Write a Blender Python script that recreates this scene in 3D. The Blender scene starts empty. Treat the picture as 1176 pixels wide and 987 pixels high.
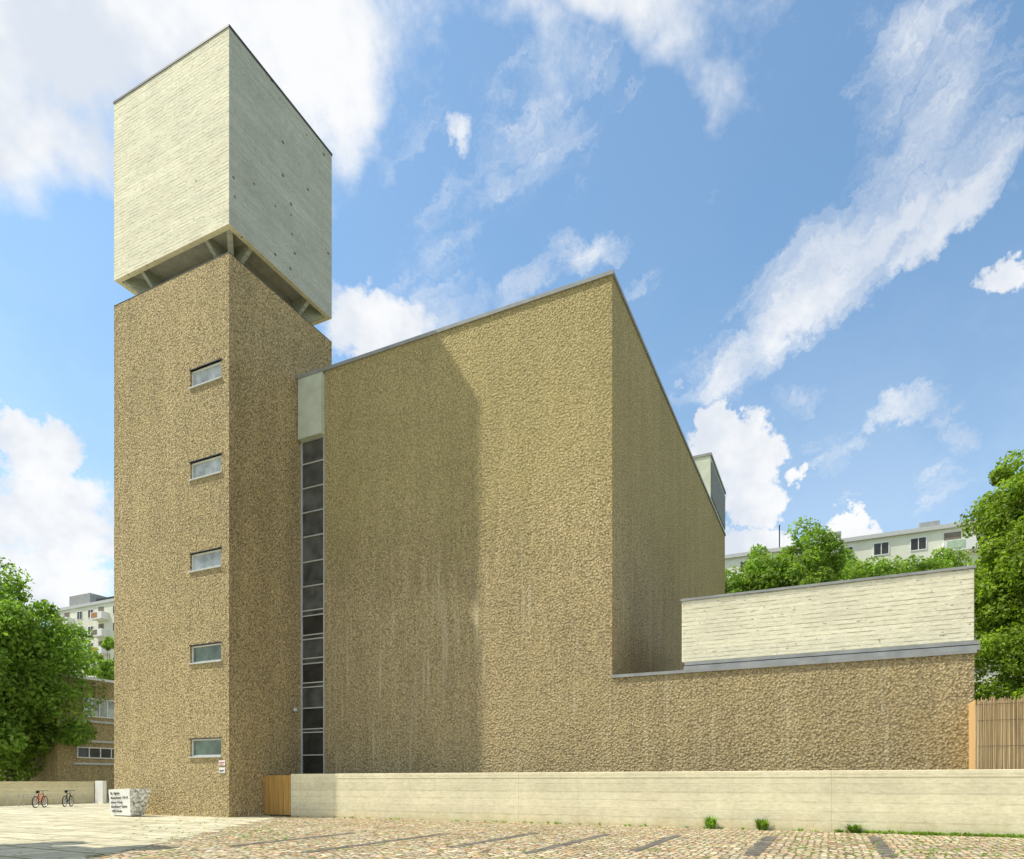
import bpy, math, random
import numpy as np
from mathutils import Vector, Matrix
random.seed(7); np.random.seed(7)
S=bpy.context.scene; col=S.collection
S.view_settings.view_transform='Standard'; S.view_settings.look='None'; S.view_settings.exposure=0
F=770.0; CX=588.0; HY=898.0; EYE=1.6
# ---------- camera ----------
cd=bpy.data.cameras.new('camera'); cam=bpy.data.objects.new('camera',cd); col.objects.link(cam)
cam.location=(0,0,EYE); cam.rotation_euler=(math.radians(90),0,0)
cd.sensor_width=36; cd.lens=F/1176*36; cd.shift_y=(HY-493.5)/1176; cd.clip_end=6000
S.camera=cam
# ---------- site frame ----------
n_=math.hypot(1618,770); E1=Vector((1618/n_,-770/n_)); E2=Vector((770/n_,1618/n_))
YA=EYE*F/41.0; A=Vector(((263-CX)/F*YA,YA))
class Fr:
    def __init__(s,o,e1=E1,e2=E2): s.o=Vector(o[:2]); s.e1=e1; s.e2=e2
    def p(s,u,v,z): q=s.o+s.e1*u+s.e2*v; return (q.x,q.y,z)
    def hu(s,px,v):
        k=(px-CX)/F; q=s.o+s.e2*v
        return (k*q.y-q.x)/(s.e1.x-k*s.e1.y)
    def hv(s,px,u):
        k=(px-CX)/F; q=s.o+s.e1*u
        return (k*q.y-q.x)/(s.e2.x-k*s.e2.y)
    def z(s,py,u,v): q=s.o+s.e1*u+s.e2*v; return EYE+(HY-py)/F*q.y
W=Fr(A)
def at(px,Y): return Vector(((px-CX)/F*Y,Y))
def gr(px,py): Y=EYE*F/(py-HY); return at(px,Y)
# ---------- mesh helpers ----------
class MB:
    def __init__(s): s.v=[]; s.f=[]
    def quad(s,*ps): i=len(s.v); s.v+= [tuple(p) for p in ps]; s.f.append(tuple(range(i,i+len(ps))))
    def box(s,fr,u0,u1,v0,v1,z0,z1,skip=''):
        i=len(s.v)
        s.v+=[fr.p(u,v,z) for z in (z0,z1) for (u,v) in ((u0,v0),(u1,v0),(u1,v1),(u0,v1))]
        fs={'b':(3,2,1,0),'t':(4,5,6,7),'f':(0,1,5,4),'r':(1,2,6,5),'k':(2,3,7,6),'l':(3,0,4,7)}
        for k,q in fs.items():
            if k not in skip: s.f.append(tuple(i+a for a in q))
        return s
    def tube(s,a,b,r0,r1=None,n=8):
        r1=r0 if r1 is None else r1
        a=Vector(a); b=Vector(b); d=(b-a).normalized(); t=d.orthogonal().normalized(); w=d.cross(t)
        i=len(s.v)
        for c,r in ((a,r0),(b,r1)):
            for k in range(n):
                g=2*math.pi*k/n; s.v.append(tuple(c+t*(r*math.cos(g))+w*(r*math.sin(g))))
        for k in range(n): s.f.append((i+k,i+(k+1)%n,i+n+(k+1)%n,i+n+k))
        s.f.append(tuple(i+k for k in range(n))[::-1]); s.f.append(tuple(i+n+k for k in range(n)))
        return s
    def torus(s,c,R,r,n=24,m=6):
        i=len(s.v)
        for a in range(n):
            g=2*math.pi*a/n
            for b in range(m):
                h=2*math.pi*b/m; q=R+r*math.cos(h)
                s.v.append((c[0]+q*math.cos(g),c[1]+r*math.sin(h),c[2]+q*math.sin(g)))
        for a in range(n):
            for b in range(m):
                s.f.append((i+a*m+b,i+((a+1)%n)*m+b,i+((a+1)%n)*m+(b+1)%m,i+a*m+(b+1)%m))
        return s
    def face(s,fr,v,u0,u1,z0,z1,holes,dep):
        us=sorted({u0,u1}|{h[0] for h in holes}|{h[1] for h in holes}); zs=sorted({z0,z1}|{h[2] for h in holes}|{h[3] for h in holes})
        for a,b in zip(us,us[1:]):
            for c,d in zip(zs,zs[1:]):
                m=((a+b)/2,(c+d)/2)
                if any(h[0]<m[0]<h[1] and h[2]<m[1]<h[3] for h in holes): continue
                s.quad(fr.p(a,v,c),fr.p(b,v,c),fr.p(b,v,d),fr.p(a,v,d))
        for (a,b,c,d) in holes:
            w=v+dep
            s.quad(fr.p(a,v,c),fr.p(a,v,d),fr.p(a,w,d),fr.p(a,w,c)); s.quad(fr.p(b,v,d),fr.p(b,v,c),fr.p(b,w,c),fr.p(b,w,d))
            s.quad(fr.p(a,v,c),fr.p(a,w,c),fr.p(b,w,c),fr.p(b,v,c)); s.quad(fr.p(a,v,d),fr.p(b,v,d),fr.p(b,w,d),fr.p(a,w,d))
    def build(s,name,mat,parent=None,bevel=0,smooth=False,**k):
        o0=Vector((0,0,0)); q=parent
        if q is not None and not k.get('local'):
            while q is not None: o0=o0+q.location; q=q.parent
        me=bpy.data.meshes.new(name); me.from_pydata([tuple(Vector(p)-o0) for p in s.v],[],s.f); me.update()
        me.materials.append(mat)
        if smooth: me.polygons.foreach_set('use_smooth',[True]*len(me.polygons))
        ob=bpy.data.objects.new(name,me); col.objects.link(ob); ob.parent=parent
        if bevel:
            b=ob.modifiers.new('bevel','BEVEL'); b.width=bevel; b.segments=1; b.limit_method='ANGLE'
        return ob
def tag(o,label,cat,group=None,kind=None):
    if label: o['label']=label
    if cat: o['category']=cat
    if group: o['group']=group
    if kind: o['kind']=kind
    return o
def thing(name,loc,label,cat,group=None,rz=0):
    o=bpy.data.objects.new(name,None); col.objects.link(o); o.location=loc; o.rotation_euler=(0,0,rz); o.empty_display_size=.3
    return tag(o,label,cat,group)
# ---------- node helpers ----------
class NT:
    def __init__(s,tree): s.t=tree; s.n=tree.nodes; s.l=tree.links
    def new(s,ty,**kw):
        x=s.n.new(ty)
        for k,v in kw.items(): setattr(x,k,v)
        return x
    def set(s,sock,val):
        if isinstance(val,bpy.types.NodeSocket): s.l.new(val,sock)
        else: sock.default_value=val
    def math(s,op,a,b=0.0,c=None,clamp=False):
        x=s.new('ShaderNodeMath',operation=op,use_clamp=clamp); s.set(x.inputs[0],a); s.set(x.inputs[1],b)
        if c is not None: s.set(x.inputs[2],c)
        return x.outputs[0]
    def vm(s,op,a,b=(0,0,0)):
        x=s.new('ShaderNodeVectorMath',operation=op); s.set(x.inputs[0],a); s.set(x.inputs[1],b)
        return x.outputs['Value'] if op in('LENGTH','DOT_PRODUCT') else x.outputs[0]
    def noise(s,vec,sc,det=4,rough=.55,out=0,dist=0):
        x=s.new('ShaderNodeTexNoise'); s.set(x.inputs['Vector'],vec); x.inputs['Scale'].default_value=sc; x.inputs['Detail'].default_value=det; x.inputs['Roughness'].default_value=rough; x.inputs['Distortion'].default_value=dist
        return x.outputs[out]
    def vor(s,vec,sc,feat='F1',out='Distance',rnd=1):
        x=s.new('ShaderNodeTexVoronoi',feature=feat); s.set(x.inputs['Vector'],vec); x.inputs['Scale'].default_value=sc; x.inputs['Randomness'].default_value=rnd
        return x.outputs[out]
    def mr(s,v,a,b,c,d,smooth=False):
        x=s.new('ShaderNodeMapRange',interpolation_type='SMOOTHSTEP' if smooth else 'LINEAR'); s.set(x.inputs[0],v)
        for i,q in enumerate((a,b,c,d)): s.set(x.inputs[i+1],q)
        return x.outputs[0]
    def mix(s,f,a,b,mode='MIX'):
        x=s.new('ShaderNodeMix',data_type='RGBA',blend_type=mode); s.set(x.inputs[0],f)
        for i,q in ((6,a),(7,b)):
            s.set(x.inputs[i],(*q,1) if isinstance(q,tuple) and len(q)==3 else q)
        return x.outputs[2]
    def ramp(s,f,pts):
        x=s.new('ShaderNodeValToRGB'); s.set(x.inputs[0],f); e=x.color_ramp.elements
        while len(e)<len(pts): e.new(.5)
        for q,(p,c) in zip(e,pts): q.position=p; q.color=(*c,1)
        return x.outputs[0]
    def bump(s,h,st,dist,nrm=None):
        x=s.new('ShaderNodeBump'); x.inputs['Strength'].default_value=st; x.inputs['Distance'].default_value=dist; s.set(x.inputs['Height'],h)
        if nrm is not None: s.set(x.inputs['Normal'],nrm)
        return x.outputs[0]
    def gray(s,v):
        x=s.new('ShaderNodeCombineColor')
        for i in range(3): s.set(x.inputs[i],v)
        return x.outputs[0]
def material(name):
    m=bpy.data.materials.new(name); m.use_nodes=True; t=NT(m.node_tree)
    b=t.n['Principled BSDF']; b.inputs['Specular IOR Level'].default_value=.25; b.inputs['Roughness'].default_value=.9
    pos=t.new('ShaderNodeNewGeometry').outputs['Position']
    return m,t,b,pos
def simple(name,c,rough=.6,metal=0,var=.15,sc=3,bump=0):
    m,t,b,pos=material(name)
    n=t.noise(pos,sc,3); cc=t.mix(1.0,c,t.gray(t.mr(n,.3,.7,1-var,1+var)),'MULTIPLY')
    t.set(b.inputs['Base Color'],cc); b.inputs['Roughness'].default_value=rough; b.inputs['Metallic'].default_value=metal
    if bump: t.set(b.inputs['Normal'],t.bump(n,.6,bump))
    return m
def roughcast(name,ca,cb,stain=0.0):
    m,t,b,pos=material(name)
    fine=t.noise(pos,12,4,.75); peb=t.vor(pos,11,'F1','Distance')
    h=t.math('SUBTRACT',t.math('MULTIPLY',fine,1.0),t.math('MULTIPLY',peb,.8))
    c=t.mix(t.mr(fine,.39,.59,0,1),ca,cb)
    c=t.mix(1.0,c,t.gray(t.mr(peb,.15,.75,1.18,.62)),'MULTIPLY')
    big=t.noise(pos,.16,4,.6); st=t.noise(t.vm('MULTIPLY',pos,(1.3,1.3,.08)),1.0,4,.6)
    c=t.mix(1.0,c,t.gray(t.mr(big,.3,.7,.88,1.12)),'MULTIPLY')
    c=t.mix(1.0,c,t.gray(t.mr(st,.35,.65,.91,1.08)),'MULTIPLY')
    c=t.mix(t.mr(t.noise(pos,1.4,5,.8),.5,.68,0,.36,True),c,(.72,.58,.25))
    c=t.mix(t.mr(t.noise(pos,22,1,.6),.60,.70,0,.85,True),c,(.12,.095,.045))
    if stain:
        sep=t.new('ShaderNodeSeparateXYZ'); t.set(sep.inputs[0],pos)
        z=sep.outputs[2]; st2=t.noise(t.vm('MULTIPLY',pos,(2.0,2.0,.12)),1,5,.65)
        wv=t.math('ADD',z,t.math('MULTIPLY',t.math('SUBTRACT',st2,.5),10.0))
        up=t.mr(wv,10.0,16.0,0,.36,True); c=t.mix(up,c,(.54,.47,.18))
        low=t.mr(wv,6.0,13.0,.24,0,True); c=t.mix(low,c,(.42,.34,.21))
        side=t.mr(sep.outputs[0],-1.0,2.5,1,.2,True)
        band=t.math('MULTIPLY',t.mr(wv,9.5,12,0,1,True),t.mr(wv,13,15.5,1,0,True))
        f=t.math('MULTIPLY',t.math('MULTIPLY',band,side),t.mr(st2,.36,.62,0,stain))
        c=t.mix(f,c,(.27,.22,.12))
        pale=t.math('MULTIPLY',t.mr(t.noise(t.vm('MULTIPLY',pos,(3.4,3.4,.16)),1.1,4,.65),.55,.70,0,.55,True),t.mr(wv,9,14,1,.15,True))
        c=t.mix(pale,c,(.78,.69,.45))
    t.set(b.inputs['Base Color'],c); b.inputs['Roughness'].default_value=.95
    t.set(b.inputs['Normal'],t.bump(h,1.0,.12))
    return m
def boardcrete(name,ca,cb,dirt=.5,pitch=.16,basestain=0,joint=0,rough=.03,holes=0):
    m,t,b,pos=material(name)
    sep=t.new('ShaderNodeSeparateXYZ'); t.set(sep.inputs[0],pos); z=sep.outputs[2]
    zz=t.math('DIVIDE',z,pitch); fl=t.math('FLOOR',zz); fr=t.math('FRACT',zz)
    wn=t.new('ShaderNodeTexWhiteNoise',noise_dimensions='1D'); t.set(wn.inputs['W'],fl)
    fine=t.noise(t.vm('MULTIPLY',pos,(5,5,11)),1,5,.75)
    blot=t.noise(pos,.6,5,.65)
    c=t.mix(t.mr(fine,.35,.65,0,1),ca,cb)
    c=t.mix(1.0,c,t.gray(t.mr(wn.outputs[0],0,1,.94,1.04)),'MULTIPLY')
    c=t.mix(1.0,c,t.gray(t.mr(blot,.3,.7,.89,1.08)),'MULTIPLY')
    gap=t.math('LESS_THAN',fr,.17)
    breaks=t.mr(t.noise(t.vm('MULTIPLY',pos,(1.3,1.3,6)),1,3,.65),.42,.60,0,min(1,.95*dirt),True)
    c=t.mix(t.math('MULTIPLY',gap,breaks),c,tuple(x*.42 for x in ca))
    pits=t.mr(t.noise(t.vm('MULTIPLY',pos,(3.0,3.0,7)),1.5,2,.6),.65,.73,0,dirt,True)
    c=t.mix(pits,c,tuple(x*.4 for x in ca))
    if holes:
        hd=t.math('LESS_THAN',t.vor(t.vm('MULTIPLY',pos,(1,1,1.2)),1.15),.10); c=t.mix(t.math('MULTIPLY',hd,holes),c,(.08,.08,.06))
    if basestain:
        f=t.mr(t.math('ADD',z,t.math('MULTIPLY',t.noise(t.vm('MULTIPLY',pos,(2,2,.6)),1,4,.7),1.0)),.45,1.0,basestain,0,True)
        c=t.mix(f,c,(.56,.44,.22))
        f2=t.mr(t.noise(t.vm('MULTIPLY',pos,(3,3,.35)),1,4,.7),.56,.74,0,.26,True)
        c=t.mix(f2,c,(.54,.48,.30))
    if joint:
        d=t.math('FRACT',t.math('DIVIDE',t.vm('DOT_PRODUCT',pos,(E1.x,E1.y,0)),joint))
        c=t.mix(t.math('MULTIPLY',t.math('LESS_THAN',d,.02/joint),.35),c,(.3,.27,.17))
    t.set(b.inputs['Base Color'],c); b.inputs['Roughness'].default_value=.85
    hh=t.math('ADD',t.math('MULTIPLY',fine,.6),t.math('MULTIPLY',wn.outputs[0],.5))
    hh=t.math('SUBTRACT',hh,t.math('MULTIPLY',gap,.5))
    t.set(b.inputs['Normal'],t.bump(hh,.8,rough))
    return m
M={}
M['rough_tower']=roughcast('tower roughcast',(.41,.315,.15),(.88,.70,.39),.0)
M['rough_hall']=roughcast('hall roughcast',(.42,.32,.155),(.90,.72,.40),.34)
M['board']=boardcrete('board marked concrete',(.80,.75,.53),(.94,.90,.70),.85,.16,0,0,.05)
M['boardg']=boardcrete('shade toned board marked concrete',(.43,.46,.40),(.54,.565,.49),.5,.16,0,0,.04,.85)  # darker, cooler copy of the box concrete: shade put into the colour
M['boardw']=boardcrete('garden wall concrete',(.74,.67,.44),(.89,.82,.59),.24,.3,.42,11.0,.012)
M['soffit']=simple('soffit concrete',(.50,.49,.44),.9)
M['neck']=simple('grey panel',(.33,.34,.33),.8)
M['metal']=simple('zinc flashing',(.32,.33,.325),.7,.0,.15,2)
M['darkmetal']=simple('dark flashing',(.05,.055,.06),.5,.2)
M['frame']=simple('window frame grey',(.55,.56,.54),.5,0,.05)
M['white']=simple('white paint',(.80,.80,.76),.6,0,.05)
M['render']=simple('apartment render',(.76,.76,.63),.9,0,.07,.5)
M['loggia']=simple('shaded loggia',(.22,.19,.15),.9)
M['orange']=simple('balcony panel',(.45,.22,.10),.8)
M['greenpanel']=simple('green balcony panel',(.45,.58,.42),.8)
M['panel']=simple('pale cladding',(.60,.64,.52),.8,0,.1,1.5)
M['greypanel']=simple('dark roof light panel',(.26,.27,.26),.85,0,.1,1.5)
M['rubber']=simple('rubber',(.02,.02,.02),.7)
M['red']=simple('red paint',(.5,.04,.03),.4)
M['blue']=simple('dark frame paint',(.03,.04,.06),.4)
M['steel']=simple('steel',(.5,.5,.5),.35,.8)
M['ink']=simple('lettering grey',(.06,.06,.06),.8,0,.02)
M['tarred']=simple('roof felt',(.12,.12,.12),.95)
M['signc']=simple('sign concrete',(.86,.85,.79),.85,0,.06,6,.02)
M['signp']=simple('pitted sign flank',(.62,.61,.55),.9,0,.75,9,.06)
def glassm(name,c,r,spec=.5):
    m,t,b,pos=material(name)
    t.set(b.inputs['Base Color'],t.mix(t.mr(t.noise(pos,1.3,3),.35,.65,0,1),tuple(x*.6 for x in c),tuple(x*1.3 for x in c)))
    b.inputs['Roughness'].default_value=r; b.inputs['Specular IOR Level'].default_value=spec; return m
M['glass']=glassm('dark glass',(.035,.037,.035),.05)
M['glassg']=glassm('grey tinted glass',(.085,.09,.088),.10,.6)
M['glassh']=glassm('greyer tinted glass',(.11,.115,.11),.12,.6)
M['glassw']=glassm('pale window glass',(.46,.50,.49),.15)
M['glassd']=glassm('greenish window glass',(.12,.17,.12),.08,.6)
def wood(name,c,fr=14,lo=.55,hi=1.3):
    m,t,b,pos=material(name)
    n=t.noise(t.vm('MULTIPLY',pos,(fr,fr,.5)),1,4,.7)
    t.set(b.inputs['Base Color'],t.mix(t.mr(n,.3,.7,0,1),tuple(x*lo for x in c),tuple(min(1,x*hi) for x in c)))
    t.set(b.inputs['Normal'],t.bump(n,.6,.02)); return m
M['wood']=wood('orange wood',(.55,.33,.10)); M['reed']=wood('dry reed',(.66,.50,.28),45,.45,1.25); M['bark']=wood('bark',(.10,.075,.05)); M['palewood']=wood('pale board',(.70,.46,.21),14,.85,1.1)
def leafmat(name,ca,cb):
    m,t,b,pos=material(name)
    g=t.new('ShaderNodeNewGeometry'); r=g.outputs['Random Per Island']
    c=t.mix(r,ca,cb); c=t.mix(1.0,c,t.gray(t.mr(t.noise(pos,.8,2),.3,.7,.65,1.3)),'MULTIPLY')
    t.set(b.inputs['Base Color'],c); b.inputs['Roughness'].default_value=.55
    tr=t.new('ShaderNodeBsdfTranslucent'); t.set(tr.inputs[0],t.mix(1.0,c,(1.4,1.6,.5),'MULTIPLY'))
    mx=t.new('ShaderNodeMixShader'); mx.inputs[0].default_value=.45; t.l.new(b.outputs[0],mx.inputs[1]); t.l.new(tr.outputs[0],mx.inputs[2])
    t.l.new(mx.outputs[0],t.n['Material Output'].inputs[0]); return m
M['leafa']=leafmat('chestnut leaves',(.11,.19,.025),(.30,.44,.08))
M['leafb']=leafmat('lime leaves',(.14,.21,.02),(.36,.47,.07))
M['leafc']=leafmat('distant leaves',(.14,.23,.035),(.36,.48,.10))
M['grass']=leafmat('weed leaves',(.12,.22,.03),(.26,.40,.06))
# ground materials
def cobble():
    m,t,b,pos=material('granite and clinker cobbles')
    a=math.atan2(E1.y,E1.x)
    mp=t.new('ShaderNodeMapping'); t.set(mp.inputs[0],pos); mp.inputs['Rotation'].default_value=(0,0,-a); mp.inputs['Scale'].default_value=(1,1,0)
    p=t.vm('ADD',mp.outputs[0],t.vm('MULTIPLY',t.noise(mp.outputs[0],3,2,out=1),(.03,.03,0)))
    cell=t.vor(p,5.8,'F1','Color',.55); edge=t.vor(p,5.8,'DISTANCE_TO_EDGE','Distance',.55)
    sc=t.new('ShaderNodeSeparateColor'); t.set(sc.inputs[0],cell)
    c=t.ramp(sc.outputs[0],[(0,(.50,.26,.14)),(.25,(.64,.48,.27)),(.5,(.74,.66,.48)),(.75,(.46,.40,.30)),(1,(.70,.46,.31))])
    c=t.mix(1.0,c,t.gray(t.mr(sc.outputs[1],0,1,.62,1.15)),'MULTIPLY')
    patch=t.noise(pos,.5,4,.6); c=t.mix(t.mr(patch,.45,.62,0,.25,True),c,(.66,.57,.36))
    c=t.mix(t.mr(t.noise(pos,.35,4,.7),.52,.62,0,.45,True),c,(.31,.23,.13))
    gap=t.mr(edge,.03,.14,1,0,True); c=t.mix(gap,c,t.mix(t.mr(t.noise(pos,1.1,4,.65),.45,.6,0,1,True),(.14,.11,.06),(.13,.18,.04)))
    t.set(b.inputs['Base Color'],c); b.inputs['Roughness'].default_value=.85
    t.set(b.inputs['Normal'],t.bump(t.math('ADD',t.math('MULTIPLY',t.math('SUBTRACT',1.0,gap),1.0),t.math('MULTIPLY',t.noise(pos,25,2),.3)),.9,.035)); return m
def slabs():
    m,t,b,pos=material('worn concrete slabs')
    a=math.atan2(E1.y,E1.x)
    mp=t.new('ShaderNodeMapping'); t.set(mp.inputs[0],pos); mp.inputs['Rotation'].default_value=(0,0,-a+.05)
    br=t.new('ShaderNodeTexBrick'); t.set(br.inputs['Vector'],t.vm('ADD',mp.outputs[0],t.vm('MULTIPLY',t.noise(pos,1.5,3,out=1),(.06,.06,0))))
    br.inputs['Scale'].default_value=1; br.inputs['Brick Width'].default_value=1.9; br.inputs['Row Height'].default_value=1.25; br.inputs['Mortar Size'].default_value=.05; br.inputs['Mortar Smooth'].default_value=.4
    br.inputs['Color1'].default_value=(.66,.60,.44,1); br.inputs['Color2'].default_value=(.50,.46,.32,1); br.inputs['Mortar'].default_value=(.18,.18,.07,1)
    c=br.outputs[0]; c=t.mix(1.0,c,t.gray(t.mr(t.noise(pos,1.2,6,.7),.3,.7,.72,1.15)),'MULTIPLY')
    c=t.mix(t.mr(t.vor(t.vm('ADD',pos,t.noise(pos,2,3,out=1)),.55,'DISTANCE_TO_EDGE'),.0,.025,.7,0),c,(.2,.18,.09))
    c=t.mix(t.mr(t.noise(pos,6,4,.7),.58,.68,0,.55,True),c,(.32,.26,.15))
    t.set(b.inputs['Base Color'],c); t.set(b.inputs['Normal'],t.bump(t.noise(pos,8,4,.7),.4,.02)); return m
M['cobble']=cobble(); M['slab']=slabs(); M['ground']=simple('trodden earth and grass',(.17,.17,.08),.95,0,.4,.6,.05)
def stripm():
    m,t,b,pos=material('dark stone strip')
    sc=t.new('ShaderNodeSeparateColor'); t.set(sc.inputs[0],t.vor(pos,6,'F1','Color',.7))
    c=t.mix(sc.outputs[0],(.08,.075,.065),(.19,.17,.14))
    c=t.mix(t.mr(t.noise(pos,1.6,4,.7),.56,.68,0,.7,True),c,(.46,.36,.22))
    t.set(b.inputs['Base Color'],c); t.set(b.inputs['Normal'],t.bump(t.vor(pos,6,'DISTANCE_TO_EDGE','Distance',.7),.6,.02)); return m
M['strip']=stripm()
M['asph']=simple('path asphalt',(.36,.34,.28),.9,0,.15,1)
# ---------- world ----------
L=Vector((11.14,-.42,-17)).normalized(); TS=-L
w=bpy.data.worlds.new('World'); S.world=w; w.use_nodes=True; t=NT(w.node_tree)
bg=t.n['Background']; bg.inputs[1].default_value=.15
sky=t.new('ShaderNodeTexSky',sky_type='NISHITA'); sky.sun_disc=False; sky.sun_elevation=math.asin(TS.z); sky.sun_rotation=math.atan2(TS.x,TS.y)
sky.air_density=1.0; sky.dust_density=.8; sky.ozone_density=1.5
gen=t.new('ShaderNodeTexCoord').outputs['Generated']; sep=t.new('ShaderNodeSeparateXYZ'); t.set(sep.inputs[0],gen)
az=t.math('ARCTAN2',sep.outputs[0],sep.outputs[1]); el=t.math('ARCSINE',sep.outputs[2])
cm=t.new('ShaderNodeCombineXYZ'); t.set(cm.inputs[0],az); t.set(cm.inputs[1],el)
def ae(px,py): x=(px-CX)/F; z=(HY-py)/F; return Vector((math.atan(x),math.atan(z/math.sqrt(1+x*x))))
warp=t.vm('MULTIPLY',t.vm('SUBTRACT',t.noise(gen,4,3,.6,out=1),(.5,.5,.5)),(.26,.26,0))
P=t.vm('ADD',cm.outputs[0],warp)
P2=t.vm('ADD',cm.outputs[0],t.vm('MULTIPLY',t.vm('SUBTRACT',t.noise(gen,14,5,.7,out=1),(.5,.5,.5)),(.10,.10,0)))
def blob(px,py,qx,qy,minor,wgt,vec,lo=.0,hi=1.35):
    c=ae(px,py); e=ae(qx,qy)-c; x=(px-CX)/F; z=(HY-py)/F
    mn=minor/F/math.sqrt(1+x*x+z*z)
    mp=t.new('ShaderNodeMapping',vector_type='TEXTURE'); t.set(mp.inputs[0],vec)
    mp.inputs['Location'].default_value=(c.x,c.y,0); mp.inputs['Rotation'].default_value=(0,0,math.atan2(e.y,e.x)); mp.inputs['Scale'].default_value=(e.length,mn,1)
    return t.mr(t.vm('LENGTH',mp.outputs[0]),lo,hi,wgt,0,True)
def union(lst):
    o=lst[0]
    for q in lst[1:]: o=t.math('MAXIMUM',o,q)
    return o
big=[(210,90,580,60,160,1.15,P),(60,190,230,210,95,1.0,P),(410,160,510,200,85,1.0,P),(670,0,940,10,85,1.1,P),(600,90,740,110,75,.68,P),(790,90,900,80,75,.70,P)]
cum=[(60,600,190,600,85,1.0,P2),(40,520,110,520,60,1.0,P2),(50,670,190,675,60,1.0,P2),
 (840,530,905,555,58,1.2,P2),(822,490,858,490,42,1.2,P2),(865,575,915,580,38,1.1,P2),(850,630,930,645,32,.8,P2),
 (525,158,560,160,42,.85,P2),(440,375,540,390,56,.85,P2),(1155,312,1210,315,34,.95,P2),(975,606,1016,610,26,1.15,P2),(918,546,936,548,16,.7,P2),(865,632,890,634,16,.9,P2)]
nz=t.noise(t.vm('ADD',gen,(3.1,1.7,.4)),6,7,.64)
nzc=t.math('SUBTRACT',nz,.5)
d1=t.mr(t.math('ADD',union([blob(*q) for q in big]),t.math('MULTIPLY',nzc,2.1)),.20,.95,0,.97,True)
dc=t.mr(t.math('ADD',union([blob(*q,lo=.2,hi=1.25) for q in cum]),t.math('MULTIPLY',nzc,2.2)),.38,.78,0,.98,True)
ea=ae(770,440); eb=ae(1176,110); ang=math.atan2(eb.y-ea.y,eb.x-ea.x)
mp=t.new('ShaderNodeMapping',vector_type='TEXTURE'); t.set(mp.inputs[0],P2); mp.inputs['Rotation'].default_value=(0,0,ang); mp.inputs['Scale'].default_value=(3.4,1,1)
wn=t.noise(mp.outputs[0],12,8,.68)
wis=[(970,300,1230,70,78,.86,P2),(1080,130,1260,-60,120,.74,P2),(830,420,745,460,46,.94,P2),(900,370,1010,270,54,.96,P2),(1080,250,1230,120,34,1.0,P2),
 (600,330,530,380,42,.74,P2),(680,290,770,300,44,.74,P2),(735,330,810,310,36,.62,P2),(1040,470,1150,440,42,.76,P2),(1090,480,1170,500,42,.80,P2),(930,460,1000,450,40,.62,P2),(620,210,880,120,130,.50,P),(1000,520,1220,570,90,.55,P),(500,370,640,310,50,.64,P2),(1100,40,1250,-20,80,.62,P)]
wd=union([blob(*q) for q in wis])
d2=t.mr(t.math('ADD',wd,t.math('MULTIPLY',t.math('SUBTRACT',wn,.5),2.0)),.22,1.12,0,.93,True)
back=t.mr(t.math('ABSOLUTE',az),.9,1.4,0,.60,True)  # unseen cloud cover to the sides and rear, added to strengthen fill light
d3=t.mr(t.math('ADD',back,t.math('MULTIPLY',nzc,1.7)),.3,.75,0,1,True)
haze=t.mr(el,-.05,.7,.50,.05,True)
dd=t.math('MAXIMUM',t.math('MAXIMUM',t.math('MAXIMUM',d1,dc),d2),t.math('MAXIMUM',d3,haze))
shade=t.noise(t.vm('ADD',gen,(3.1,1.7,.47)),4.5,5,.65)
cc=t.mix(t.mr(shade,.38,.58,0,1,True),(5.0,5.35,5.9),(6.6,6.65,6.7))
t.set(bg.inputs[0],t.mix(dd,t.mix(1.0,sky.outputs[0],(1.14,1.46,1.47),'MULTIPLY'),cc))
sd=bpy.data.lights.new('sun','SUN'); sd.energy=5.0; sd.angle=math.radians(.7); sd.color=(1,.94,.81)
so=bpy.data.objects.new('sun',sd); col.objects.link(so); so.rotation_euler=L.to_track_quat('-Z','Y').to_euler(); so.location=(-20,0,50)
# ---------- ground ----------
def sheet(name,pts,z,mat):
    m=MB(); m.quad(*[(p[0],p[1],z) for p in pts]); o=m.build(name,mat); o['kind']='structure'; return o
sheet('ground',[(-2500,-2500),(2500,-2500),(2500,2500),(-2500,2500)],-.012,M['ground'])
sheet('forecourt_cobbles',[(-30,2),(40,-10),(40,8),(14.8+12,13.8),(-10.1,31.1),(-14,33)],-.004,M['cobble'])
b0=gr(318,939); edge=[]
b1=gr(70,992)
N=26
for i in range(N+1):
    f=i/N; p=b0.lerp(b1,f); step=(.28 if i%2 else -.12)+random.uniform(-.18,.18)
    edge.append((p.x+step,p.y))
sheet('pavement',[(-11.9,32.6)]+edge+[(b1.x,-6),(-70,-6),(-70,52),(-27,52),(-19,37)],.004,M['slab'])
sheet('path',[(-90,52.0),(-24,52.0),(-18,70),(-90,70)],-.001,M['asph'])
# ---------- bell tower ----------
u0=W.hu(131,0); v1=W.hv(381,0)
zs=W.z(290,0,0); zb=W.z(257,0,0); zt=W.z(31,0,0)
tw=thing('bell_tower',(A.x,A.y,0),'tall square brown roughcast bell tower with cantilevered pale concrete box on top','bell tower')
ua,ub=W.hu(218.5,0),W.hu(254,0)
wz=[W.z(p,ub,0) for p in (413,521.5,629.5,738,848)]
holes=[(ua,ub,z-.80,z) for z in wz]
m=MB(); m.face(W,0,u0,0,-.05,zs,holes,.22); m.box(W,u0,0,0,v1,-.05,zs,skip='fb'); m.build('shaft',M['rough_tower'],tw)
m=MB(); m.box(W,u0-.01,.01,-.01,.3,zs,zs+.03); m.box(W,-.3,.01,.3,v1+.01,zs,zs+.03); m.box(W,u0-.01,u0+.3,.3,v1+.01,zs,zs+.03); m.build('shaft_coping',M['darkmetal'],tw)
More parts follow.
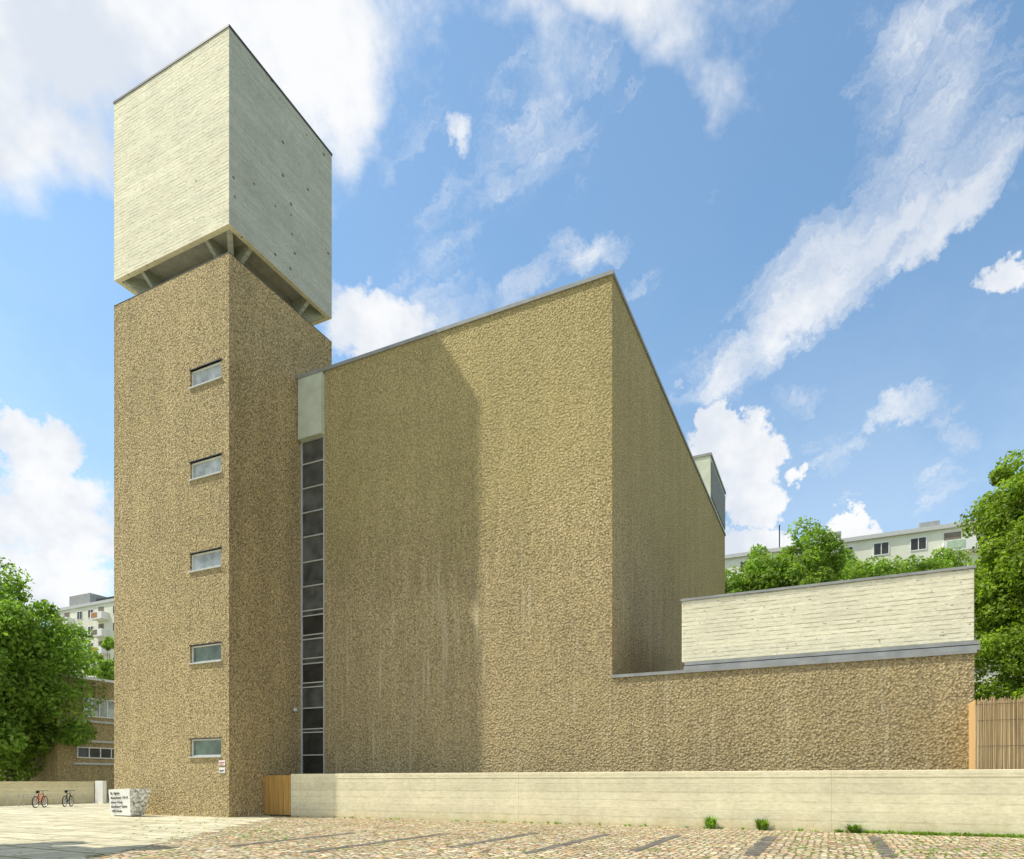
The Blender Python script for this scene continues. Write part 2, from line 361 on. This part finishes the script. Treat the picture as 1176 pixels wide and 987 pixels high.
for i,(a,b,c,d) in enumerate(holes):
    f=MB(); w_=.06
    f.box(W,a,b,.09,.2,c,c+w_); f.box(W,a,b,.09,.2,d-w_,d); f.box(W,a,a+w_,.091,.199,c+w_,d-w_); f.box(W,b-w_,b,.091,.199,c+w_,d-w_)
    fo=f.build('window',M['white'],tw)
    p=MB(); p.quad(W.p(a,.15,c),W.p(b,.15,c),W.p(b,.15,d),W.p(a,.15,d)); p.build('pane',M['glassw'] if i<3 else M['glassd'],fo)
    s=MB(); s.box(W,a-.05,b+.05,-.07,.09,c-.06,c+.0); s.build('sill',M['frame'],fo)
    s=MB(); s.box(W,a-.05,b+.05,-.03,.09,d,d+.04); s.build('lintel_trim',M['darkmetal'],fo)
ins=1.25
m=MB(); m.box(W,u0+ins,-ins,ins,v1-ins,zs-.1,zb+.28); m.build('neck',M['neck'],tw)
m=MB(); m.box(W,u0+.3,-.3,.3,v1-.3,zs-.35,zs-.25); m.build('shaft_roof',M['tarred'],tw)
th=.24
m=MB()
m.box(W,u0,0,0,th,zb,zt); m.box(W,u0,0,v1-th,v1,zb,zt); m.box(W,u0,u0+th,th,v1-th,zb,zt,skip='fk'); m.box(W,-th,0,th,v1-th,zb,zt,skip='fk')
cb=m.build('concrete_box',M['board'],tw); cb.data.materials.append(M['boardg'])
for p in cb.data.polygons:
    if p.normal.x*E1.x+p.normal.y*E1.y>.9: p.material_index=1  # face turned from the sun takes the copy with painted-in shade
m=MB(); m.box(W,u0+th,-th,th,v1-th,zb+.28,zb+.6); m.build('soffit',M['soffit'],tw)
m=MB(); m.box(W,u0+th,-th,th,v1-th,zt-.5,zt-.3); m.build('box_roof',M['tarred'],tw)
m=MB(); m.box(W,u0-.03,.03,-.03,.3,zt,zt+.1); m.box(W,u0-.03,.03,v1-.3,v1+.03,zt,zt+.1); m.box(W,u0-.03,u0+.3,.3,v1-.3,zt,zt+.1); m.box(W,-.3,.03,.3,v1-.3,zt,zt+.1)
m.build('box_coping',M['darkmetal'],tw)
def haunch(ps,w2,zlo,zin,zout,ztop,par):
    (a,b),(c,d)=ps; q0=Vector(W.p(a,b,0)[:2]); q1=Vector(W.p(c,d,0)[:2]); e=(q1-q0).normalized(); g=Fr(q0,e,Vector((-e.y,e.x))); l=(q1-q0).length
    m=MB(); m.v=[g.p(0,-w2,zlo),g.p(l,-w2,zout),g.p(l,w2,zout),g.p(0,w2,zlo),g.p(0,-w2,ztop),g.p(l,-w2,ztop),g.p(l,w2,ztop),g.p(0,w2,ztop)]
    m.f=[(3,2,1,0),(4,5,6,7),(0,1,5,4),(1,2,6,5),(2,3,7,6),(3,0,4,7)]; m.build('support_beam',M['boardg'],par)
zh0=zs+.55; zo=zb+.03; ztp=zb+.275
for f in (.22,.78):
    u=u0*(1-f); v=v1*f
    haunch(((u,ins),(u,th+.004)),.10,zh0,0,zo,ztp,tw); haunch(((u,v1-ins),(u,v1-th-.004)),.10,zh0,0,zo,ztp,tw)
    haunch(((-ins,v),(-th-.004,v)),.10,zh0,0,zo,ztp,tw); haunch(((u0+ins,v),(u0+th+.004,v)),.10,zh0,0,zo,ztp,tw)
for (a,b,c,d) in ((-ins,ins,-.3,.3),(u0+ins,ins,u0+.3,.3),(-ins,v1-ins,-.3,v1-.3),(u0+ins,v1-ins,u0+.3,v1-.3)):
    haunch(((a,b),(c,d)),.12,zh0,0,zo,ztp,tw)
for (y0,y1,mt,lab) in ((873,879,'red','small white plate with red mark, upper of two on tower corner'),(881.5,888,'ink','small white plate with dark lines, lower of two on tower corner')):
    a,b=W.hu(251.5,-.02),W.hu(258.5,-.02); z1,z0=W.z(y0,0,0),W.z(y1,0,0)
    o=thing('wall_plate',W.p((a+b)/2,0,(z0+z1)/2),lab,'sign','small plates on the tower corner')
    MB().box(W,a,b,-.03,-.005,z0,z1).build('plate',M['white'],o)
    MB().box(W,a+.04,b-.04,-.034,-.031,z0+.1,z0+.14).build('mark',M[mt],o); MB().box(W,a+.04,b-.1,-.034,-.031,z0+.04,z0+.07).build('mark',M[mt],o)
# ---------- church hall ----------
VH=W.hv(345,0); uE=W.hu(373,VH); uC=W.hu(703,VH); vF=W.hv(832.5,uC); zh=W.z(316,uC,VH)
hall=thing('church_hall',W.p(uC,VH,0),'windowless brown roughcast church hall block rising beside the tower','church')
m=MB(); m.box(W,uE,uC,VH,vF,-.05,zh,skip='bl'); m.box(W,.0,uE,VH+2,vF,-.05,zh-.4,skip='bl'); m.quad(W.p(uE,VH,0),W.p(uE,VH,zh),W.p(uE,VH+2,zh),W.p(uE,VH+2,0)); m.build('wall',M['rough_hall'],hall)
m=MB(); m.box(W,uE-.02,uC+.07,VH-.07,VH+.35,zh,zh+.16); m.box(W,uC-.35,uC+.07,VH+.35,vF+.07,zh,zh+.16); m.build('roof_coping',M['metal'],hall)
zc0=W.z(500,uE,VH); zc1=W.z(430,uE,VH)
m=MB(); m.box(W,W.hu(342,VH-.25),uE-.01,VH-.25,VH+.5,zc0,zc1); m.build('concrete_panel',M['panel'],hall)
m=MB(); m.box(W,W.hu(342,VH-.25)-.04,uE-.025,VH-.29,VH+.5,zc1,zc1+.15); m.build('panel_coping',M['metal'],hall)
m=MB(); g0=.03; ue=uE-.02; vv=VH-.02
bz=[0]+[W.z(y,.5,VH) for y in (868,842,838,814,790,785,763,757,735,730,708,702,674,646,617,589,561,533)]+[zc0-.06]
m.box(W,g0,g0+.08,vv,vv+.14,0,zc0); m.box(W,ue-.06,ue,vv,vv+.14,0,zc0)
for zz in bz: m.box(W,g0+.08,ue-.06,vv+.01,vv+.12,zz,zz+.05)
wf=m.build('stair_window',M['frame'],hall)
for i in range(len(bz)-1):
    j=random.uniform(-.02,.02); k=random.uniform(-.008,.008); p=MB(); p.quad(W.p(g0+.08,vv+.07+j,bz[i]+.05),W.p(ue-.06,vv+.07+k,bz[i]+.05),W.p(ue-.06,vv+.07-j,bz[i+1]),W.p(g0+.08,vv+.07-k,bz[i+1]))
    p.build('pane',M['glass'] if i in (0,1,3,6,10) else (M['glassg'] if i%2 or i<9 else M['glassh']),wf)
m=MB(); q=W.p(.1,VH-.1,W.z(816,0,VH)); m.tube(q,(q[0]-.1,q[1]-.5,q[2]),.025); m.tube((q[0]-.1,q[1]-.5,q[2]+.05),(q[0]-.1,q[1]-.5,q[2]-.12),.09,.12,10); m.build('outside_lamp',M['frame'],hall)
va=W.hv(816,uC); zl=W.z(523,uC,va)
m=MB(); m.box(W,uC-6,uC-.01,va,vF+.02,zh+.165,zl); m.build('roof_light',M['panel'],hall)
m=MB(); m.box(W,uC+.0,uC+.06,va+.35,vF-.2,zh+.5,zl-.35); m.build('roof_light_panel',M['greypanel'],hall)
m=MB(); m.box(W,uC-6.05,uC+.08,va-.06,vF+.08,zl,zl+.18); m.build('roof_light_coping',M['metal'],hall)
# ---------- annex ----------
uR=W.hu(1119,VH); zn=W.z(779,uC,VH)
an=thing('side_annex',W.p(uR,VH,0),'low brown roughcast annex topped by long pale board-marked concrete parapet','annex')
m=MB(); m.box(W,uC+.005,uR,VH+.004,VH+16,-.05,zn,skip='b'); m.build('wall',M['rough_hall'],an)
m=MB(); m.box(W,uC+.0,uR+.06,VH-.06,VH+.6,zn,zn+.12); m.build('coping',M['metal'],an)
vp=VH+.5; up=W.hu(783,vp); uq=W.hu(1119,vp); zp0=W.z(761,up,vp); zp1=W.z(691,up,vp)
zmid=zn+.12+(zp0-zn-.12)*.42
m=MB(); m.box(W,up+.15,uq+.1,VH+.10,VH+12.2,zn+.12,zmid); m.build('flashing_step',M['metal'],an)
m=MB(); m.box(W,up+.15,uq+.1,VH+.42,VH+12.2,zmid,zmid+.06); m.build('shadow_gap',M['darkmetal'],an)
m=MB(); m.box(W,up+.15,uq+.1,VH+.26,VH+12.2,zmid+.06,zp0-.05); m.build('flashing_step',M['metal'],an)
m=MB(); m.box(W,up+.15,uq-.05,VH+.60,VH+12.2,zp0-.05,zp0-.002); m.build('shadow_gap',M['darkmetal'],an)
m=MB(); m.box(W,up,uq,vp,vp+11,zp0,zp1); m.build('concrete_parapet',M['board'],an,.02)
m=MB(); m.box(W,up-.04,uq+.04,vp-.04,vp+11,zp1,zp1+.09); m.build('parapet_coping',M['metal'],an)
# ---------- garden wall ----------
Q0=at(334,31.0); Q1=at(1176,19.35); dq=(Q1-Q0).normalized(); G=Fr(Q0,dq,Vector((-dq.y,dq.x))); LW=(Q1-Q0).length+9
gw=thing('garden_wall',(Q0.x,Q0.y,0),'long low cream concrete wall in front of the hall','wall')
MB().box(G,0,LW,0,.3,-.05,1.74).build('wall',M['boardw'],gw)
MB().box(G,-.0,LW,-.012,.312,1.74,1.96).build('wall_cap',M['boardw'],gw,.012)
T0=Vector(W.p(.02,W.hv(303,0),0)[:2]); dg=(Q0-T0); lg=dg.length-.02; dg.normalize(); GG=Fr(T0,dg,Vector((-dg.y,dg.x)))
gt=thing('board_gate',(T0.x,T0.y,0),'orange wooden board gate between tower and cream wall','gate')
nb=11; m=MB()
for k in range(nb): m.box(GG,k*lg/nb+.005,(k+1)*lg/nb-.005,(.0 if k%2 else .006),.03,.06,1.9)
m.build('boards',M['wood'],gt)
MB().box(GG,0,lg,.035,.08,.3,.4).build('rail',M['wood'],gt); MB().box(GG,0,lg,.035,.08,1.5,1.6).build('rail',M['wood'],gt)
# reed fence
R0=at(1122,20.9); RF=Fr(R0)
rf=thing('reed_fence',(R0.x,R0.y,0),'dry reed screen fence standing behind right end of wall','fence')
zr=EYE+95/F*20.9
m=MB(); x=0
while x<9:
    r=random.uniform(.007,.013); p=RF.p(x,random.uniform(-.008,.008),0); m.tube((p[0],p[1],.4),(p[0]+random.uniform(-.05,.05),p[1],zr+random.uniform(-.10,.07)),r,r*.8,5); x+=r*1.25
m.build('reed_screen',M['reed'],rf)
MB().box(RF,0,9,.012,.02,.4,zr-.08).build('backing_mat',M['reed'],rf)
for z in (1.9,2.7,3.5,4.0): MB().box(RF,0,9,-.026,-.022,z,z+.008).build('binding_wire',M['darkmetal'],rf)
for x in (0.05,3,6,8.9): p=RF.p(x,.09,0); MB().tube((p[0],p[1],0),(p[0],p[1],zr-.05),.05).build('post',M['bark'],rf)
vv1=RF.hv(1104,0)
m=MB(); y=.05
while y<vv1: m.box(RF,-.05,-.02,y,y+.29,.4,zr-.02); y+=.295
m.build('wooden_side_panel',M['palewood'],rf)
# ---------- parking strips ----------
for k,px in enumerate((400,505,600,690,775,885,1005)):
    s0=gr(px,957.5+(px-415)*.009); g=Fr(s0); m=MB(); L0=random.uniform(4.2,6); h=random.uniform(.13,.17)
    n=14; y1=random.uniform(.2,1.0); prev=None
    for i in range(n+1):
        v=-L0+(L0+y1)*i/n; a=-h+random.uniform(-.03,.03); b=h+random.uniform(-.03,.03)
        if prev: m.quad(g.p(prev[0],prev[2],.003),g.p(prev[1],prev[2],.003),g.p(b,v,.003),g.p(a,v,.003))
        prev=(a,b,v)
    o=m.build('parking_strip',M['strip']); o['kind']='structure'
# ---------- weeds ----------
def tuft(mb,x,y,h,n,spread,wd=.018,z=0):
    for _ in range(n):
        a=random.uniform(0,6.28); r=random.uniform(0,spread*.5); bx,by=x+r*math.cos(a),y+r*math.sin(a)
        l=random.uniform(.4,1)*h; o=random.uniform(.1,.8)*spread; tx,ty=bx+o*math.cos(a),by+o*math.sin(a); c=a+1.57
        dx,dy=wd*math.cos(c),wd*math.sin(c); mx,my=bx+(tx-bx)*.4,by+(ty-by)*.4
        mb.quad((bx-dx,by-dy,z),(bx+dx,by+dy,z),(mx+dx*1.6,my+dy*1.6,z+l*.6),(mx-dx*1.6,my-dy*1.6,z+l*.6))
        mb.quad((mx-dx*1.6,my-dy*1.6,z+l*.6),(mx+dx*1.6,my+dy*1.6,z+l*.6),(tx,ty,z+l))
for (px,h,lab) in ((816,.46,'small green weed at wall foot, left of the two bushy ones'),(876,.42,'small green weed at wall foot, right of the two bushy ones'),(980,.3,'thin grassy weed sprouting at wall foot further right')):
    u=G.hu(px,-.12); q=G.p(u,-.12,0); o=thing('weed',q,lab,'weed','weeds at the foot of the wall')
    m=MB(); tuft(m,q[0],q[1],h,70,.28,.03); m.build('leaves',M['grass'],o)
    MB().tube(q,(q[0],q[1],h*.6),.008).build('stem',M['grass'],o)
m=MB()
for _ in range(260):
    px=random.choice([random.uniform(1020,1176),random.uniform(960,1176),random.uniform(334,1176)]); q=G.p(G.hu(px,-.05),-.03-abs(random.gauss(0,.12)),0); tuft(m,q[0],q[1],random.uniform(.04,.14),6,.12,.012)
for _ in range(140):
    p=gr(random.uniform(900,1176),random.uniform(955,985)); tuft(m,p.x,p.y,random.uniform(.02,.05),5,.1,.012)
for _ in range(150):
    p=gr(random.uniform(150,330),random.uniform(938,965)); tuft(m,p.x,p.y,random.uniform(.02,.05),4,.1,.012)
tag(m.build('grass_fringe',M['grass']),'low grass and moss along the wall foot and joints','grass',kind='stuff')
# ---------- trees ----------
def tree(name,label,x,y,h,rad,base,n,ls,mat,seed,group=None,shape=1.0,ncl=60,trunk=.28):
    rng=np.random.default_rng(seed); o=thing(name,(x,y,0),label,'tree',group)
    ch=h-base; cz=base+ch*.5
    cl=[]
    for i in range(ncl):
        d=rng.normal(size=3); d/=np.linalg.norm(d); r=rng.uniform(.35,.92)
        zz=d[2]*r; taper=1.0-(shape-1.0)*max(0,zz)
        cl.append((d[0]*r*rad*taper,d[1]*r*rad*taper,cz+zz*ch*.5,rng.uniform(.18,.34)*rad*(1-.35*max(0,zz)*(shape>1))))
    cl=np.array(cl); k=rng.integers(0,ncl,n)
    d=rng.normal(size=(n,3)); d/=np.linalg.norm(d,axis=1)[:,None]; rr=rng.uniform(.35,1.12,n)**.6
    c=cl[k,:3]+d*(rr*cl[k,3])[:,None]*np.array([1,1,.8])
    nr=d*.7+rng.normal(size=(n,3))*.6+np.array([0,0,.35]); nr/=np.linalg.norm(nr,axis=1)[:,None]
    a=rng.normal(size=(n,3)); a-=nr*(a*nr).sum(1)[:,None]; a/=np.linalg.norm(a,axis=1)[:,None]; b=np.cross(nr,a)
    s=(ls*rng.uniform(.6,1.25,n))[:,None]
    V=np.stack([c-a*s,c-b*s*.5+a*s*.1,c+a*s-nr*s*.25,c+b*s*.5+a*s*.1],1).reshape(-1,3)
    me=bpy.data.meshes.new('crown'); fa=np.arange(4*n).reshape(-1,4)
    me.from_pydata(V.tolist(),[],fa.tolist()); me.materials.append(mat); me.update()
    co=bpy.data.objects.new('crown',me); col.objects.link(co); co.parent=o
    m=MB(); m.tube((0,0,-.1),(rad*.03,0,base+ch*.15),trunk,trunk*.75,10); m.tube((rad*.03,0,base+ch*.15),(0,0,base+ch*.8),trunk*.75,trunk*.15,8)
    for i in rng.choice(ncl,min(ncl,16),replace=False):
        q=cl[i]; z0=base+ch*rng.uniform(.05,.4); m.tube((rad*.02,0,z0),(q[0]*.85,q[1]*.85,max(q[2],z0+.3)),trunk*.3,trunk*.08,6)
    m.build('trunk',M['bark'],o,local=True)
    return o
p=at(12,56); tree('chestnut_tree','large dense green tree at the left edge behind the low wall',p.x,p.y,19.1,6.4,1.6,60000,.21,M['leafa'],1,ncl=120,trunk=.4)
p=at(-30,52); tree('chestnut_tree','green tree cut off by the left edge of the picture',p.x,p.y,15.5,5,1.5,18000,.24,M['leafa'],11,ncl=60)
p=at(126,88); tree('garden_tree','small green tree between tower and white flats',p.x,p.y,21,2.9,8,12000,.22,M['leafc'],2)
p=at(1198,34); tree('lime_tree','tall green tree rising behind the reed fence at right edge',p.x,p.y,20.4,3.95,0.4,90000,.125,M['leafb'],5,shape=1.25,ncl=200)
for i,(px,Y,py,rp,lab) in enumerate(((868,62,628,48,'leftmost green tree above the annex, next to hall corner'),(920,60,602,56,'tallest leafy tree above the annex parapet'),(975,64,622,54,'low green tree behind the annex under the flats'),(1030,60,620,56,'rounded green tree below the flats, right of centre group'),(1084,66,626,44,'small green tree between annex parapet end and flats'))):
    p=at(px,Y); h=EYE+(HY-py)/F*Y; tree('park_tree',lab,p.x,p.y,h,rp/F*Y,h-12,28000,.18,M['leafc'],20+i,'trees behind the annex',ncl=95)
tree('street_tree','green street tree shading the slabs beyond the left edge',-16.2,14.8,10.5,3.0,4.2,12000,.2,M['leafa'],40,ncl=40,trunk=.2)
# ---------- low brown building at left ----------
LB=Fr(at(66,57)); hz=EYE+(HY-779)/F*58.5
lb=thing('parish_building',LB.p(0,0,0),'flat roofed brown building with white window band left of the tower','building')
def hvv(px): return LB.hv(px,0)
MB().box(LB,-14,0,0,22,-.05,hz).build('wall',M['rough_tower'],lb)
MB().box(LB,-14.1,.1,-.1,22.1,hz,hz+.22).build('roof_edge',M['white'],lb)
def band(v0,v1,z0,z1,n,par,gm):
    f=MB(); f.box(LB,.01,.1,v0,v1,z0,z0+.1); f.box(LB,.01,.1,v0,v1,z1-.1,z1)
    for k in range(n+1):
        vq=v0+(v1-v0-.08)*k/n; f.box(LB,.01,.098,vq,vq+.08,z0+.1,z1-.1)
    fo=f.build('window',M['white'],par)
    p=MB(); p.quad(LB.p(.03,v0,z0),LB.p(.03,v1,z0),LB.p(.03,v1,z1),LB.p(.03,v0,z1)); p.build('pane',gm,fo)
a,b=hvv(95),hvv(140); zq=lambda py,px: LB.z(py,0,hvv(px))
band(a,b,zq(823,97),zq(801,97),5,lb,M['glassw'])
band(hvv(88),b,zq(871,97),zq(858,97),4,lb,M['glass'])
for py in (827,850,876): MB().box(LB,.01,.14,hvv(84),b,zq(py+2.5,97),zq(py,97)).build('sill_band',M['frame'],lb)
# ---------- low wall, bike hoops, bicycles ----------
l0=at(-140,38.5); l1=at(108,50.5); dl=(l1-l0).normalized(); LF=Fr(l0,dl,Vector((-dl.y,dl.x)))
lw=thing('low_wall',(l1.x,l1.y,0),'low grey-cream concrete wall behind the two bicycles','wall')
MB().box(LF,0,(l1-l0).length,0,.25,-.05,1.5).build('wall',M['boardw'],lw)
MB().box(LF,0,(l1-l0).length,-.03,.28,1.5,1.62).build('wall_cap',M['boardw'],lw)
e0=at(109,49.5); pw=thing('end_slab',(e0.x,e0.y,0),'short pale concrete slab at the end of low wall','wall')
MB().box(Fr(e0),0,.9,0,.3,-.05,1.66).build('slab',M['white'],pw,.02)
for i,px in enumerate((15,33,60,90)):
    p=at(px,43+i*1.2); o=thing('bike_stand',(p.x,p.y,0),['steel bike hoop furthest left along the low wall','steel bike hoop just left of the first bicycle','steel bike hoop between the two bicycles','steel bike hoop right of both bicycles'][i],'bike stand','steel hoops along the low wall',rz=.6)
    m=MB(); m.tube((-.3,0,0),(-.3,0,.75),.025); m.tube((.3,0,0),(.3,0,.75),.025); m.tube((-.3,0,.75),(.3,0,.75),.025); m.build('hoop',M['steel'],o,local=True)
def bike(px,Y,rz,lab,fm):
    p=at(px,Y); o=thing('bicycle',(p.x,p.y,0),lab,'bicycle','bicycles by the low wall',rz)
    for x in (-.52,.52):
        wh=MB(); wh.torus((x,0,.35),.34,.028,28,6); wo=wh.build('wheel',M['rubber'],o,local=True)
        r=MB(); r.torus((x,0,.35),.305,.012,28,5)
        for k in range(12): g=k*math.pi/6; r.tube((x,0,.35),(x+.3*math.cos(g),0,.35+.3*math.sin(g)),.003,n=4)
        r.tube((x,-.05,.35),(x,.05,.35),.03); r.build('rim',M['steel'],wo,local=True)
    f=MB(); S_=(-.16,0,.82); B=(-.06,0,.3); H=(.36,0,.84); R_=(-.52,0,.35)
    for a,b in ((S_,B),(S_,H),(B,(.38,0,.74)),(B,R_),(S_,R_)): f.tube(a,b,.024)
    f.tube(H,(.42,0,.62),.026); f.build('frame',M[fm],o,local=True)
    f=MB()
    for y in (-.05,.05): f.tube((.41,y,.68),(.52,y,.35),.014)
    f.tube((.41,-.05,.68),(.41,.05,.68),.018); f.build('fork',M[fm],o,local=True)
    f=MB(); f.tube(H,(.33,0,1.02),.016); f.tube((.33,-.28,1.04),(.33,.28,1.04),.013); f.tube((.33,-.28,1.04),(.22,-.31,1.03),.017); f.tube((.33,.28,1.04),(.22,.31,1.03),.017); f.build('handlebar',M['blue'],o,local=True)
    f=MB(); f.tube(S_,(-.19,0,.95),.014); f.tube((-.32,0,.96),(-.2,0,.97),.09,.07,8); f.tube((-.2,0,.97),(-.05,0,.965),.07,.025,8); f.build('saddle',M['rubber'],o,local=True)
    f=MB(); f.tube((-.06,-.06,.3),(-.06,.06,.3),.06); f.tube((-.06,.07,.3),(.05,.07,.16),.01); f.tube((-.06,-.07,.3),(-.17,-.07,.44),.01); f.box(Fr((0,0),Vector((1,0)),Vector((0,1))),.0,.1,.08,.17,.14,.17); f.build('crankset',M['steel'],o,local=True)
bike(46,41.5,1.72,'bicycle with reddish frame parked by low wall, left of the two','red')
bike(78,43.2,1.82,'bicycle with dark frame parked by low wall, right of the two','blue')
# ---------- sign block ----------
sg=gr(150,938.5); SF=Fr(sg)
sn=thing('sign_block',(sg.x,sg.y,0),'white wedge shaped concrete sign block standing before the tower','sign')
W1=1.5; D1=.8; Hs=1.24
bot=[(-W1+.02,.04),(0.0,.0),(.02,D1-.15),(-W1+.04,D1-.1)]; top=[(-W1-.0,-.04),(.0,-.06),(.32,D1),(-W1,D1)]
m=MB(); vb=[SF.p(a,b,.06) for a,b in bot]; vt=[SF.p(a,b,Hs+(.05 if i in(1,2) else 0)) for i,(a,b) in enumerate(top)]
m.v=vb+vt; m.f=[(0,1,5,4),(2,3,7,6),(3,0,4,7),(4,5,6,7),(3,2,1,0)]
m.build('block',M['signc'],sn)
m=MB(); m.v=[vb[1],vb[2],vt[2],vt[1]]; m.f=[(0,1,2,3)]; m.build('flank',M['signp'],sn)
MB().box(SF,-W1+.2,-.1,.12,D1-.2,-.02,.06).build('plinth',M['neck'],sn)
v0,v1_,v4=Vector(vb[0]),Vector(vb[1]),Vector(vt[0]); v5=Vector(vt[1])
xa=(v5-v4).normalized(); up_=((v4+v5)/2-(v0+v1_)/2).normalized(); nn=xa.cross(up_).normalized(); up_=nn.cross(xa)
for i,(s,wd_,sz) in enumerate((('St. Agnes',.66,.18),('Alexandrinenstr. 118–121',1.24,.15),('Johann König',.82,.15),('Brandlhuber+ Galerie',1.14,.15),('10969 Berlin',.74,.15))):
    cu=bpy.data.curves.new('t','FONT'); cu.body=s; cu.size=sz; cu.extrude=.003; cu.offset=.002; tmp=bpy.data.objects.new('t',cu); col.objects.link(tmp)
    bpy.context.view_layer.update(); me=bpy.data.meshes.new_from_object(tmp.evaluated_get(bpy.context.evaluated_depsgraph_get())); bpy.data.objects.remove(tmp)
    xs=[q.co.x for q in me.vertices]; me.transform(Matrix.Diagonal((wd_/max(xs),1,1,1)))
    pos=v4+xa*.12-up_*(.24+i*.205)+nn*.012
    R=Matrix((xa,up_,nn)).transposed().to_4x4()
    me.transform(Matrix.Translation(pos-sn.location)@R); me.materials.clear(); me.materials.append(M['ink'])
    o=bpy.data.objects.new('lettering',me); col.objects.link(o); o.parent=sn
# ---------- apartment blocks ----------
def window_on(fr,v,u,z,w_,h_,par):
    f=MB(); t_=.09
    f.box(fr,u,u+w_,v-.06,v,z,z+t_); f.box(fr,u,u+w_,v-.06,v,z+h_-t_,z+h_); f.box(fr,u,u+t_,v-.059,v,z+t_,z+h_-t_); f.box(fr,u+w_-t_,u+w_,v-.059,v,z+t_,z+h_-t_); f.box(fr,u+w_*.5-.04,u+w_*.5+.04,v-.058,v,z+t_,z+h_-t_)
    fo=f.build('window',M['white'],par); p=MB(); p.quad(fr.p(u+.02,v-.02,z+.02),fr.p(u+w_-.02,v-.02,z+.02),fr.p(u+w_-.02,v-.02,z+h_-.02),fr.p(u+.02,v-.02,z+h_-.02)); p.build('pane',M['glass'],fo)
def balcony(fr,v,u,z,w_,par,pm):
    m=MB(); m.box(fr,u,u+w_,v-1.3,v-.003,z,z+.2); m.box(fr,u,u+w_,v-1.3,v-1.2,z+.2,z+1.2); m.box(fr,u,u+.1,v-1.2,v-.003,z+.2,z+1.2); m.box(fr,u+w_-.1,u+w_,v-1.2,v-.003,z+.2,z+1.2)
    bo=m.build('balcony',M['white'],par)
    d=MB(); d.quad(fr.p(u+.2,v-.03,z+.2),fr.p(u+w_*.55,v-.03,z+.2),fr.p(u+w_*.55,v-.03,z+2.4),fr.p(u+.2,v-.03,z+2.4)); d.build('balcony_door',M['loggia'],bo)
    d=MB(); d.box(fr,u+.3,u+w_*.6,v-1.34,v-1.305,z+.3,z+1.1); d.build('balcony_screen',M[pm],bo)
RB=Fr(at(1175,70)); zt2=EYE+(HY-608)/F*RB.p(RB.hu(1085,0),0,0)[1]
rb=thing('apartment_block',RB.p(0,0,0),'long cream apartment block with balconies showing above trees at right','apartment block')
MB().box(RB,-70,0,0,13,0,zt2).build('wall',M['render'],rb)
MB().box(RB,-70.3,.3,-.3,13.3,zt2,zt2+.45).build('roof_edge',M['frame'],rb)
for fl in range(4):
    z=zt2-2.75*(fl+1)
    for k in range(18):
        u=-3.0-3.6*k
        if k%4 in (1,):
            balcony(RB,0,u-.6,z-.1,3.2,rb,random.choice(['greenpanel','render','greenpanel','orange'])); continue
        window_on(RB,0,u,z+.8,1.6,1.45,rb)
for (u,l,h) in ((-20,3,2.0),(-38,2.5,2.4),(-9,2,1.6)): MB().box(RB,u,u+l,3,7,zt2+.45,zt2+.45+h).build('roof_housing',M['neck'],rb)
q=RB.p(-24,5,zt2); MB().tube(q,(q[0],q[1],q[2]+5),.08).build('aerial_mast',M['darkmetal'],rb)
LBk=Fr(at(59,120)); zt3=EYE+(HY-704)/F*120
ab=thing('apartment_block',LBk.p(0,0,0),'white apartment block with stacked balconies beyond the trees at left','apartment block')
MB().box(LBk,0,34,0,12,0,zt3).build('wall',M['render'],ab)
MB().box(LBk,-.2,34.2,-.2,12.2,zt3,zt3+.5).build('roof_edge',M['frame'],ab)
MB().box(LBk,3.2,9,1.2,7,zt3+.5,zt3+2.8).build('roof_housing',M['neck'],ab)
MB().box(LBk,9.5,22,2,7,zt3+.5,zt3+1.8).build('roof_housing',M['darkmetal'],ab)
for fl in range(6):
    z=zt3-2.9*(fl+1)
    for u,kd in ((1.0,'w'),(3.6,'b'),(7.4,'w'),(10.4,'w'),(13,'b'),(17,'w')):
        if kd=='w': window_on(LBk,0,u,z+.8,1.5,1.5,ab)
        else: balcony(LBk,0,u,z,3.0,ab,'orange' if (fl+int(u))%2 else 'loggia')
